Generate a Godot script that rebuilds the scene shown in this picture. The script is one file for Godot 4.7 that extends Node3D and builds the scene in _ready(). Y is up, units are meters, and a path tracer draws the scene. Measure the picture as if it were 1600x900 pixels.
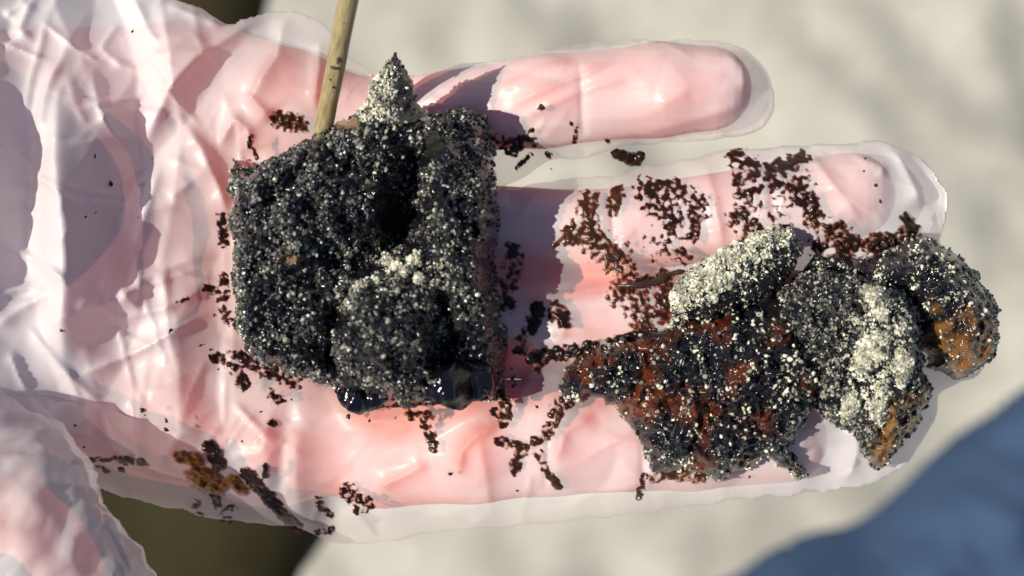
extends Node3D
# A gloved open hand, palm up, holding sandy tar lumps above a beach. Metres, y up.
# Points of the hand are written (u, v, h): u to the right and v towards the viewer's feet in units of
# S metres, h in millimetres above the plane of the palm, which lies HY above the sand.
const S := 0.000133
const HY := 0.70
const CAM := 0.40            # camera height above the palm plane
const MM := 0.001
const FAR_V := -999.0

var rng := RandomNumberGenerator.new()
var M := {}
var glove: Field              # top of the palm's glove, for everything that lies on it
var names := {}

# ------------------------------------------------------------------ small helpers
func W(u: float, v: float, h: float) -> Vector3:       # the place seen at (u, v) when it is h mm above the palm
	var f := (CAM - h * MM) / CAM
	return Vector3((u - 800.0) * S * f, HY + h * MM, (v - 450.0) * S * f)

func pts(a: Array) -> PackedVector2Array:
	var r := PackedVector2Array()
	for i in range(0, a.size(), 2): r.append(Vector2(a[i], a[i + 1]))
	return r

func noise(seed_: int, period: float, octaves := 3, kind := FastNoiseLite.TYPE_SIMPLEX_SMOOTH, fract := FastNoiseLite.FRACTAL_FBM) -> FastNoiseLite:
	var n := FastNoiseLite.new()
	n.seed = seed_; n.frequency = 1.0 / period; n.noise_type = kind
	n.fractal_type = fract; n.fractal_octaves = octaves
	return n

func numbered(called: String) -> String:
	var k: int = names.get(called, -1) + 1
	names[called] = k
	return called if k == 0 else "%s_%03d" % [called, k]

func tag(o: Node, label: String, category: String, group := "", kind := "") -> void:
	if label: o.set_meta("label", label)
	if category: o.set_meta("category", category)
	if group: o.set_meta("group", group)
	if kind: o.set_meta("kind", kind)

func put(called: String, mesh: Mesh, mat: Material, parent: Node = self) -> MeshInstance3D:
	var o := MeshInstance3D.new()
	o.mesh = mesh
	if mat: o.material_override = mat
	o.name = numbered(called) if parent == self else called
	parent.add_child(o, true)
	return o

func arrays(v: PackedVector3Array, ix: PackedInt32Array, c := PackedColorArray()) -> Array:
	var n := PackedVector3Array(); n.resize(v.size())
	for i in range(0, ix.size(), 3):
		var a := ix[i]; var b := ix[i + 1]; var d := ix[i + 2]
		var f := (v[d] - v[a]).cross(v[b] - v[a])
		n[a] += f; n[b] += f; n[d] += f
	for i in n.size(): n[i] = n[i].normalized() if n[i].length_squared() > 1e-30 else Vector3.UP
	var r := []; r.resize(Mesh.ARRAY_MAX)
	r[Mesh.ARRAY_VERTEX] = v; r[Mesh.ARRAY_NORMAL] = n; r[Mesh.ARRAY_INDEX] = ix
	if c.size(): r[Mesh.ARRAY_COLOR] = c
	return r

func mesh_of(v: PackedVector3Array, ix: PackedInt32Array, c := PackedColorArray()) -> ArrayMesh:
	var m := ArrayMesh.new()
	m.add_surface_from_arrays(Mesh.PRIMITIVE_TRIANGLES, arrays(v, ix, c))
	return m

static func smooth_closed(p: PackedVector2Array, step: float) -> PackedVector2Array:
	var r := PackedVector2Array(); var n := p.size()
	for i in n:
		var a := p[(i + n - 1) % n]; var b := p[i]; var c := p[(i + 1) % n]; var d := p[(i + 2) % n]
		var k := maxi(1, int(b.distance_to(c) / step))
		for j in k: r.append(b.cubic_interpolate(c, a, d, float(j) / k))
	return r

# ------------------------------------------------------------------ a height field over an outline, closed below: a solid
class Field:
	var g: float; var x0: float; var y0: float; var nx: int; var ny: int
	var k := 1.0                                   # size of a unit at this body's own height
	var h := PackedFloat32Array(); var low := PackedFloat32Array()
	var d := PackedFloat32Array()                  # distance to the outline, < 0 outside
	var near := PackedVector2Array()
	var reach: float
	func _init(outline: PackedVector2Array, g_: float, reach_: float) -> void:
		g = g_; reach = reach_
		var lo := outline[0]; var hi := outline[0]
		for p in outline: lo = lo.min(p); hi = hi.max(p)
		x0 = floorf((lo.x - 2 * g) / g) * g; y0 = floorf((lo.y - 2 * g) / g) * g
		nx = int((hi.x - x0) / g) + 4; ny = int((hi.y - y0) / g) + 4
		h.resize(nx * ny); low.resize(nx * ny); d.resize(nx * ny); near.resize(nx * ny)
		d.fill(reach)
		var n := outline.size()
		for i in n:
			var a := outline[i]; var b := outline[(i + 1) % n]; var ab := b - a
			var l2 := maxf(ab.length_squared(), 1e-9)
			var ia := maxi(0, int((minf(a.x, b.x) - reach - x0) / g)); var ib := mini(nx - 1, int((maxf(a.x, b.x) + reach - x0) / g))
			var ja := maxi(0, int((minf(a.y, b.y) - reach - y0) / g)); var jb := mini(ny - 1, int((maxf(a.y, b.y) + reach - y0) / g))
			for j in range(ja, jb + 1):
				for ii in range(ia, ib + 1):
					var p := Vector2(x0 + ii * g, y0 + j * g)
					var q := a + ab * clampf((p - a).dot(ab) / l2, 0.0, 1.0)
					var e := p.distance_to(q); var at := j * nx + ii
					if e < d[at]: d[at] = e; near[at] = q
		for j in ny:
			var y := y0 + j * g + 0.0137; var cuts := PackedFloat32Array()
			for i in n:
				var a := outline[i]; var b := outline[(i + 1) % n]
				if (a.y <= y) != (b.y <= y): cuts.append(a.x + (y - a.y) / (b.y - a.y) * (b.x - a.x))
			cuts.sort()
			var c := 0
			for ii in nx:
				var x := x0 + ii * g
				while c < cuts.size() and cuts[c] <= x: c += 1
				if c % 2 == 0: d[j * nx + ii] = -d[j * nx + ii]
	func sample(a: PackedFloat32Array, u: float, v: float) -> float:
		var x := clampf((u - x0) / g, 0.0, nx - 1.001); var y := clampf((v - y0) / g, 0.0, ny - 1.001)
		var i := int(x); var j := int(y); var fx := x - i; var fy := y - j; var at := j * nx + i
		return lerpf(lerpf(a[at], a[at + 1], fx), lerpf(a[at + nx], a[at + nx + 1], fx), fy)
	func place(u: float, v: float, z: float) -> Vector3:
		return Vector3((u - 800.0) * S * k, HY + z * MM, (v - 450.0) * S * k)
	func unplace(p: Vector3) -> Vector2:
		return Vector2(p.x / (S * k) + 800.0, p.z / (S * k) + 450.0)
	func bump(u: float, v: float, ru: float, rv: float, turn: float, amount: float, sharp := 2.0) -> void:
		var r := maxf(ru, rv) * 2.2; var cs := cos(turn); var sn := sin(turn)
		for j in range(maxi(0, int((v - r - y0) / g)), mini(ny, int((v + r - y0) / g) + 1)):
			for i in range(maxi(0, int((u - r - x0) / g)), mini(nx, int((u + r - x0) / g) + 1)):
				var a := x0 + i * g - u; var b := y0 + j * g - v
				var e := Vector2((a * cs + b * sn) / ru, (b * cs - a * sn) / rv).length()
				if e < 2.2: h[j * nx + i] += amount * exp(-pow(e, sharp) * 1.2)
	# a crease: a crest along a line; wl and wr are its widths to the left and to the right of the line's run
	func crease(line: PackedVector2Array, wl: float, wr: float, amount: float, round_ := 0.12) -> void:
		var lo := line[0]; var hi := line[0]; var r := maxf(wl, wr) * 3.5
		for p in line: lo = lo.min(p); hi = hi.max(p)
		var total := 0.0
		for i in line.size() - 1: total += line[i].distance_to(line[i + 1])
		for j in range(maxi(0, int((lo.y - r - y0) / g)), mini(ny, int((hi.y + r - y0) / g) + 1)):
			for i in range(maxi(0, int((lo.x - r - x0) / g)), mini(nx, int((hi.x + r - x0) / g) + 1)):
				var p := Vector2(x0 + i * g, y0 + j * g); var best := 1e9; var side := 1.0; var run := 0.0; var at := 0.0
				for s in line.size() - 1:
					var a := line[s]; var ab := line[s + 1] - a; var l := ab.length()
					var t := clampf((p - a).dot(ab) / (l * l), 0.0, 1.0)
					var e := p.distance_to(a + ab * t)
					if e < best: best = e; side = ab.cross(p - a); at = run + l * t
					run += l
				if best < r:
					var w := wl if side < 0.0 else wr
					var q := sqrt(pow(best / w, 2.0) + round_ * round_) - round_
					var e2 := clampf(at / total, 0.0, 1.0)
					h[j * nx + i] += amount * 1.25 * exp(-q) * smoothstep(-0.02, 0.25, e2) * smoothstep(1.02, 0.75, e2)
	func solid(out_v: PackedVector3Array, out_i: PackedInt32Array, rim: Callable, tints: Array = [], colors: PackedColorArray = PackedColorArray()) -> void:
		var top := PackedInt32Array(); top.resize(nx * ny); top.fill(-1)
		var bot := PackedInt32Array(); bot.resize(nx * ny); bot.fill(-1)
		for j in ny - 1:
			for i in nx - 1:
				var at := j * nx + i
				var c := [at, at + 1, at + nx + 1, at + nx]
				if d[c[0]] <= 0.0 and d[c[1]] <= 0.0 and d[c[2]] <= 0.0 and d[c[3]] <= 0.0: continue
				for q: int in c:
					if top[q] >= 0: continue
					var u := x0 + (q % nx) * g; var v := y0 + (q / nx) * g
					top[q] = out_v.size()
					if d[q] <= 0.0:
						var e := near[q]; var z: float = rim.call(e.x, e.y)
						bot[q] = top[q]
						out_v.append(place(e.x, e.y, z))
						if tints.size(): colors.append(tints[0][q])
					else:
						out_v.append(place(u, v, h[q]))
						bot[q] = out_v.size()
						out_v.append(place(u, v, minf(low[q], h[q] - 0.05)))
						if tints.size(): colors.append(tints[0][q]); colors.append(tints[0][q])
				for t: PackedInt32Array in ([PackedInt32Array([0, 1, 2]), PackedInt32Array([0, 2, 3])] if (i + j) % 2 == 0 else [PackedInt32Array([0, 1, 3]), PackedInt32Array([1, 2, 3])]):
					out_i.append(top[c[t[0]]]); out_i.append(top[c[t[1]]]); out_i.append(top[c[t[2]]])
					out_i.append(bot[c[t[0]]]); out_i.append(bot[c[t[2]]]); out_i.append(bot[c[t[1]]])

# ------------------------------------------------------------------ a skin from joints: smooth union of tapered capsules, meshed as surface nets
class Body:
	var lo: Vector3; var cell: float; var n: Vector3i; var f := PackedFloat32Array()
	func _init(lo_: Vector3, hi: Vector3, cell_: float) -> void:
		lo = lo_; cell = cell_
		n = Vector3i(((hi - lo) / cell).ceil()) + Vector3i.ONE
		f.resize(n.x * n.y * n.z); f.fill(0.012)
	func bone(a: Vector3, ra: float, b: Vector3, rb: float, k: float) -> void:
		var r := maxf(ra, rb) + 0.011
		var i0 := Vector3i(((a.min(b) - Vector3.ONE * r - lo) / cell).floor()).max(Vector3i.ZERO)
		var i1 := Vector3i(((a.max(b) + Vector3.ONE * r - lo) / cell).ceil()).min(n - Vector3i.ONE)
		var ab := b - a; var l2 := maxf(ab.length_squared(), 1e-12)
		for z in range(i0.z, i1.z + 1):
			for y in range(i0.y, i1.y + 1):
				var at := (z * n.y + y) * n.x + i0.x
				var p := lo + Vector3(i0.x, y, z) * cell
				for x in range(i0.x, i1.x + 1):
					var t := clampf((p - a).dot(ab) / l2, 0.0, 1.0)
					var e := p.distance_to(a + ab * t) - lerpf(ra, rb, t)
					var o := f[at]
					var m := maxf(k - absf(o - e), 0.0)
					f[at] = minf(o, e) - m * m / (4.0 * k)
					at += 1; p.x += cell
	func nets(v: PackedVector3Array, ix: PackedInt32Array) -> void:
		var id := PackedInt32Array(); id.resize(f.size()); id.fill(-1)
		var off := [0, 1, n.x, n.x + 1, n.x * n.y, n.x * n.y + 1, n.x * n.y + n.x, n.x * n.y + n.x + 1]
		var e1 := [0, 2, 4, 6, 0, 1, 4, 5, 0, 1, 2, 3]; var e2 := [1, 3, 5, 7, 2, 3, 6, 7, 4, 5, 6, 7]
		for z in n.z - 1:
			for y in n.y - 1:
				for x in n.x - 1:
					var at := (z * n.y + y) * n.x + x
					var c := f[at]
					if absf(c) > cell * 2.5: continue
					var neg := 0
					for o: int in off: if f[at + o] < 0.0: neg += 1
					if neg == 0 or neg == 8: continue
					var sum := Vector3.ZERO; var cnt := 0
					for q in 12:
						var a: int = e1[q]; var b: int = e2[q]
						var fa := f[at + off[a]]; var fb := f[at + off[b]]
						if (fa < 0.0) == (fb < 0.0): continue
						var pa := Vector3(a & 1, (a >> 1) & 1, a >> 2); var pb := Vector3(b & 1, (b >> 1) & 1, b >> 2)
						sum += pa.lerp(pb, fa / (fa - fb)); cnt += 1
					id[at] = v.size()
					v.append(lo + (Vector3(x, y, z) + sum / cnt) * cell)
		var step := [1, n.x, n.x * n.y]
		for z in range(1, n.z - 1):
			for y in range(1, n.y - 1):
				for x in range(1, n.x - 1):
					var at := (z * n.y + y) * n.x + x
					if absf(f[at]) > cell * 1.5: continue
					for ax in 3:
						if (f[at] < 0.0) == (f[at + step[ax]] < 0.0): continue
						var s1: int = step[(ax + 1) % 3]; var s2: int = step[(ax + 2) % 3]
						var a := id[at]; var b := id[at - s1]; var c := id[at - s1 - s2]; var d := id[at - s2]
						if a < 0 or b < 0 or c < 0 or d < 0: continue
						if f[at] < 0.0: ix.append_array([a, c, b, a, d, c])
						else: ix.append_array([a, b, c, a, c, d])

# ------------------------------------------------------------------ materials
func material(called: String, color: Color, rough: float, spec := 0.5) -> StandardMaterial3D:
	var m := StandardMaterial3D.new()
	m.resource_name = called; m.albedo_color = color; m.roughness = rough; m.metallic_specular = spec
	M[called] = m
	return m

func noise_texture(n: FastNoiseLite, size: int, as_normal := false, strength := 4.0, ramp: Gradient = null) -> NoiseTexture2D:
	var t := NoiseTexture2D.new()
	t.width = size; t.height = size; t.seamless = true; t.noise = n
	if as_normal: t.as_normal_map = true; t.bump_strength = strength
	if ramp: t.color_ramp = ramp
	return t

func make_materials() -> void:
	var skin := material("skin", Color(0.93, 0.56, 0.49), 0.5, 0.35)
	var kr := Gradient.new()
	kr.set_color(0, Color(0.90, 0.47, 0.41)); kr.set_color(1, Color(0.96, 0.63, 0.54))
	skin.albedo_color = Color.WHITE; skin.albedo_texture = noise_texture(noise(55, 60.0, 4), 512, false, 1.0, kr)
	skin.uv1_triplanar = true; skin.uv1_scale = Vector3.ONE * 22.0
	skin.subsurf_scatter_enabled = true; skin.subsurf_scatter_strength = 0.12
	var film := material("glove_film", Color(0.93, 0.915, 0.92, 1.0), 0.37, 0.5)
	film.transparency = BaseMaterial3D.TRANSPARENCY_ALPHA
	film.vertex_color_use_as_albedo = true
	film.cull_mode = BaseMaterial3D.CULL_DISABLED
	var tar := material("tar", Color.WHITE, 0.15, 0.5)
	tar.clearcoat_enabled = true; tar.clearcoat = 0.35; tar.clearcoat_roughness = 0.08
	tar.normal_enabled = true; tar.normal_texture = noise_texture(noise(301, 18.0, 3), 512, true, 8.0); tar.normal_scale = 0.8
	tar.uv1_triplanar = true; tar.uv1_scale = Vector3.ONE * 32.0
	tar.vertex_color_use_as_albedo = true
	var wet := material("wet_tar", Color.WHITE, 0.12, 0.5)
	wet.vertex_color_use_as_albedo = true
	var smear := material("tar_smear", Color.WHITE, 0.3, 0.38)
	smear.vertex_color_use_as_albedo = true
	smear.transparency = BaseMaterial3D.TRANSPARENCY_ALPHA
	var grain := material("sand_grain", Color.WHITE, 0.32, 0.55)
	grain.vertex_color_use_as_albedo = true
	var wood := material("stick_wood", Color(0.66, 0.58, 0.36), 0.6, 0.4)
	var ramp := Gradient.new()
	ramp.set_color(0, Color(0.50, 0.44, 0.31)); ramp.set_color(1, Color(0.74, 0.68, 0.51))
	wood.albedo_color = Color.WHITE
	wood.albedo_texture = noise_texture(noise(5, 14.0, 4), 256, false, 1.0, ramp)
	wood.uv1_scale = Vector3(1, 0.15, 1)
	var sand := material("sand", Color.WHITE, 0.95, 0.2)
	var sr := Gradient.new()
	sr.set_color(0, Color(0.615, 0.605, 0.565)); sr.set_color(1, Color(0.75, 0.74, 0.695))
	sand.albedo_texture = noise_texture(noise(11, 90.0, 5), 1024, false, 1.0, sr)
	sand.uv1_triplanar = true; sand.uv1_world_triplanar = true; sand.uv1_scale = Vector3.ONE * 1.7
	var denim := material("blue_denim", Color.WHITE, 0.9, 0.2)
	var dr := Gradient.new()
	dr.set_color(0, Color(0.215, 0.29, 0.395)); dr.set_color(1, Color(0.265, 0.345, 0.45))
	denim.albedo_texture = noise_texture(noise(23, 90.0, 5), 512, false, 1.0, dr)
	denim.uv1_triplanar = true; denim.uv1_scale = Vector3.ONE * 3.0
	var olive := material("olive_cloth", Color.WHITE, 0.9, 0.2)
	var og := Gradient.new()
	og.set_color(0, Color(0.19, 0.165, 0.105)); og.set_color(1, Color(0.225, 0.215, 0.14))
	olive.albedo_texture = noise_texture(noise(31, 160.0, 3), 512, false, 1.0, og)
	olive.uv1_triplanar = true; olive.uv1_scale = Vector3.ONE * 2.0

# ------------------------------------------------------------------ the hand
func hand_bones(b: Body) -> void:
	# chains of (u, v, h, radius mm); the last number is how softly the chain joins what is there already
	var chains := [
		[[-370, 300, 24, 28], [-165, 295, 9, 27], [70, 340, -15, 14], 9],
		[[40, 215, -13, 13], [330, 195, -14, 12.5], [600, 188, -12, 9], 8],
		[[40, 300, -14, 13], [330, 300, -16, 13], [640, 345, -13, 11], 8],
		[[40, 420, -14, 13], [330, 440, -16, 13], [640, 495, -13, 11], 8],
		[[40, 540, -13, 14], [330, 600, -14, 13], [600, 692, -11, 13.5], 8],
		[[20, 560, -10, 15], [240, 620, -8, 15], [420, 690, -9, 14], 8],
		[[60, 150, -10, 15], [300, 142, -11, 13], [450, 158, -11, 11], 8],
		[[600, 188, -12, 8.5], [850, 158, -6, 9.5], [1030, 140, -5, 9.6], [1108, 138, -5, 9.0], 2.5],
		[[640, 358, -13, 10.5], [930, 364, -6, 8.8], [1190, 328, -5, 9.2], [1330, 306, -5, 9.2], 2.0],
		[[640, 500, -13, 11], [740, 506, -9, 11.2], [860, 507, -7, 10.7], [980, 496, -6, 9.4], [1220, 492, -6, 9.2], [1430, 484, -6, 8.8], 2.0],
		[[600, 692, -11, 13.5], [740, 690, -7, 12.8], [860, 684, -6, 12.0], [1080, 686, -5, 10.6], [1225, 686, -5, 9.2], 2.0],
		[[0, 600, -8, 16], [-105, 715, 16, 15], [32, 895, 33, 13.0], [145, 1040, 36, 10.5], 7],
	]
	for c: Array in chains:
		var k: float = c[-1] * MM
		for i in c.size() - 2:
			var p: Array = c[i]; var q: Array = c[i + 1]
			b.bone(W(p[0], p[1], p[2]), p[3] * MM, W(q[0], q[1], q[2]), q[3] * MM, k)

func make_hand() -> void:
	var lo := W(-640, -40, -45); var hi := W(1540, 1130, 45)
	var b := Body.new(lo, hi, 0.0018)
	hand_bones(b)
	var v := PackedVector3Array(); var ix := PackedInt32Array()
	b.nets(v, ix)
	var hand := put("person", mesh_of(v, ix), M.skin)
	tag(hand, "open right hand held palm up in a thin translucent white glove, fingers pointing right", "person")
	# what the film has to clear
	var outline := smooth_closed(pts([
		-330, -70, 190, -60, 268, -6, 312, 12, 352, 34, 386, 22, 440, 12, 484, 22, 520, 50, 540, 84, 570, 104, 604, 128, 640, 112, 700, 102, 800, 84, 900, 66, 1000, 58, 1100, 57, 1152, 66, 1192, 92, 1214, 130, 1218, 166, 1200, 194, 1150, 210,
		1080, 218, 1000, 224, 950, 234, 905, 246, 850, 252, 812, 276, 782, 291, 812, 291, 850, 282, 950, 272, 1010, 258, 1080, 242, 1150, 232, 1250, 226, 1330, 220, 1390, 218, 1434, 236, 1470, 270, 1488, 310, 1486, 346, 1478, 380, 1520, 420, 1556, 470, 1566, 530, 1546, 580, 1500, 604, 1474, 618,
		1468, 650, 1450, 694, 1418, 732, 1380, 758, 1320, 768, 1240, 775, 1180, 781, 1100, 794, 1000, 806, 900, 819, 780, 829, 700, 836, 620, 848, 560, 853, 508, 849, 478, 838, 458, 828, 400, 825, 330, 815, 270, 800, 200, 783, 150, 768, 60, 752, -60, 780, -330, 800]), 12.0)
	var pucker := noise(7, 60.0, 3)
	for i in outline.size(): outline[i] += Vector2(pucker.get_noise_2dv(outline[i]), pucker.get_noise_2d(outline[i].y, outline[i].x + 900.0)) * 7.0
	var F := Field.new(outline, 4.0, 90.0)
	glove = F
	# heights of the skin under each node
	var T := PackedFloat32Array(); T.resize(F.nx * F.ny); T.fill(FAR_V)
	var B := PackedFloat32Array(); B.resize(F.nx * F.ny); B.fill(-FAR_V)
	for t in range(0, ix.size(), 3):
		var a := v[ix[t]]; var p := F.unplace(a); var q := F.unplace(v[ix[t + 1]]); var r := F.unplace(v[ix[t + 2]])
		var za := (a.y - HY) / MM; var zb := (v[ix[t + 1]].y - HY) / MM; var zc := (v[ix[t + 2]].y - HY) / MM
		var area := (q - p).cross(r - p)
		if absf(area) < 0.01: continue
		if p.y > 735.0 - p.x * 0.25 and p.x < 330.0 and za > 6.0: continue      # the thumb has a film of its own
		for j in range(maxi(0, int(ceilf((minf(p.y, minf(q.y, r.y)) - F.y0) / F.g))), mini(F.ny - 1, int((maxf(p.y, maxf(q.y, r.y)) - F.y0) / F.g)) + 1):
			for i in range(maxi(0, int(ceilf((minf(p.x, minf(q.x, r.x)) - F.x0) / F.g))), mini(F.nx - 1, int((maxf(p.x, maxf(q.x, r.x)) - F.x0) / F.g)) + 1):
				var e := Vector2(F.x0 + i * F.g, F.y0 + j * F.g)
				var wb := (e - p).cross(r - p) / area; var wc := (q - p).cross(e - p) / area
				if wb < -0.01 or wc < -0.01 or wb + wc > 1.01: continue
				var z := za + (zb - za) * wb + (zc - za) * wc; var at := j * F.nx + i
				T[at] = maxf(T[at], z); B[at] = minf(B[at], z)
	# a film stretched over it: relax on a coarse grid with the skin as an obstacle
	var q4 := 3; var cx := F.nx / q4 + 2; var cy := F.ny / q4 + 2
	var H := PackedFloat32Array(); H.resize(cx * cy); var O := PackedFloat32Array(); O.resize(cx * cy); var fixed := PackedByteArray(); fixed.resize(cx * cy)
	for j in cy:
		for i in cx:
			var at := mini(j * q4, F.ny - 1) * F.nx + mini(i * q4, F.nx - 1)
			var z := rim_height(F.x0 + i * q4 * F.g, F.y0 + j * q4 * F.g)
			O[j * cx + i] = T[at] + 0.7
			H[j * cx + i] = maxf(z, O[j * cx + i]); fixed[j * cx + i] = 1 if F.d[at] <= 0.0 else 0
			if fixed[j * cx + i]: H[j * cx + i] = z
	for round_ in 70:
		for j in range(1, cy - 1):
			for i in range(1, cx - 1):
				var at := j * cx + i
				if fixed[at]: continue
				var m := (H[at - 1] + H[at + 1] + H[at - cx] + H[at + cx]) * 0.25
				H[at] = maxf(O[at], H[at] + (m - H[at]) * 1.5)
	var crump := facets(F, Vector2(1.0, 0.55), 64.0, 2.3)        # cuff and heel: broad flat facets, drawn out along the wrist's folds
	var pleat := facets(F, Vector2(0.6, 1.0), 30.0, 0.55)        # fingers: shallow facets, drawn out along the fingers
	for j in F.ny:
		for i in F.nx:
			var at := j * F.nx + i
			var u := F.x0 + i * F.g; var vv := F.y0 + j * F.g
			var x := float(i) / q4; var y := float(j) / q4; var ia := mini(int(x), cx - 2); var ja := mini(int(y), cy - 2); var c := ja * cx + ia
			var z := lerpf(lerpf(H[c], H[c + 1], x - ia), lerpf(H[c + cx], H[c + cx + 1], x - ia), y - ja)
			var e := clampf(F.d[at] / 60.0, 0.0, 1.0)
			var prof := sqrt(1.0 - (1.0 - e) * (1.0 - e))
			var loose := loose_at(u, vv)
			z = maxf(z, T[at] + 0.5) + prof * (1.2 + 1.5 * loose)
			z += prof * lerpf(pleat[at], crump[at], smoothstep(480.0, 280.0, u))
			F.h[at] = z
			F.low[at] = minf(rim_height(u, vv) - prof * 9.0, B[at] - 1.0 if B[at] < 900.0 else 0.0)
	glove_folds(F)
	var tint := PackedColorArray(); tint.resize(F.nx * F.ny)
	for at in F.nx * F.ny:
		if T[at] > FAR_V: F.h[at] = maxf(F.h[at], T[at] + 0.35)
		var gap := F.h[at] - T[at] if T[at] > FAR_V else 6.0
		tint[at] = Color(1, 1, 1, 0.0)
		var lo2 := loose_at(F.x0 + (at % F.nx) * F.g, F.y0 + (at / F.nx) * F.g)
		tint[at].a = lerpf(lerpf(0.57, 0.60, lo2), lerpf(0.20 + 0.26 * smoothstep(1060.0, 1230.0, F.x0 + (at % F.nx) * F.g), 0.68, lo2), smoothstep(0.8, 6.0, gap))
	var gv := PackedVector3Array(); var gi := PackedInt32Array(); var gc := PackedColorArray()
	F.solid(gv, gi, rim_height, [tint], gc)
	thumb_film(gv, gi, gc)
	var film := put("glove", mesh_of(gv, gi, gc), M.glove_film, hand)
	film.set_meta("label", "thin wrinkled translucent white disposable glove smeared with tar")

# flat facets of a crumpled film: random heights on scattered points, joined by triangles
func facets(F: Field, stretch: Vector2, apart: float, amp: float) -> PackedFloat32Array:
	var lo := Vector2(F.x0, F.y0) * stretch; var hi := Vector2(F.x0 + F.nx * F.g, F.y0 + F.ny * F.g) * stretch
	var p := PackedVector2Array(); var z := PackedFloat32Array(); var grid := {}
	for tries in 9000:
		var q := Vector2(rng.randf_range(lo.x - 60, hi.x + 60), rng.randf_range(lo.y - 60, hi.y + 60))
		var c := Vector2i((q / apart).floor()); var free := true
		for y in range(-1, 2):
			for x in range(-1, 2):
				for o: Vector2 in grid.get(c + Vector2i(x, y), []):
					if o.distance_to(q) < apart * 0.8: free = false
		if not free: continue
		if not grid.has(c): grid[c] = []
		grid[c].append(q); p.append(q); z.append(rng.randfn() * amp)
	var tri := Geometry2D.triangulate_delaunay(p)
	var out := PackedFloat32Array(); out.resize(F.nx * F.ny)
	for t in range(0, tri.size(), 3):
		var a := p[tri[t]] / stretch; var b := p[tri[t + 1]] / stretch; var c := p[tri[t + 2]] / stretch
		var area := (b - a).cross(c - a)
		if absf(area) < 1.0: continue
		for j in range(maxi(0, int((minf(a.y, minf(b.y, c.y)) - F.y0) / F.g)), mini(F.ny - 1, int((maxf(a.y, maxf(b.y, c.y)) - F.y0) / F.g) + 1) + 1):
			for i in range(maxi(0, int((minf(a.x, minf(b.x, c.x)) - F.x0) / F.g)), mini(F.nx - 1, int((maxf(a.x, maxf(b.x, c.x)) - F.x0) / F.g) + 1) + 1):
				var e := Vector2(F.x0 + i * F.g, F.y0 + j * F.g)
				var wb := (e - a).cross(c - a) / area; var wc := (b - a).cross(e - a) / area
				if wb < -0.001 or wc < -0.001 or wb + wc > 1.001: continue
				out[j * F.nx + i] = z[tri[t]] + (z[tri[t + 1]] - z[tri[t]]) * wb + (z[tri[t + 2]] - z[tri[t]]) * wc
	return out

func rim_height(u: float, v: float) -> float:
	return -5.0 + 9.0 * smoothstep(120.0, -120.0, u) * smoothstep(760.0, 560.0, v)

func loose_at(u: float, v: float) -> float:            # how loosely the film lies: cuff and heel of the hand
	return clampf(smoothstep(420.0, 150.0, u) * smoothstep(720.0, 480.0, v) + 0.35 * smoothstep(560.0, 420.0, u), 0.0, 1.0)

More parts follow.
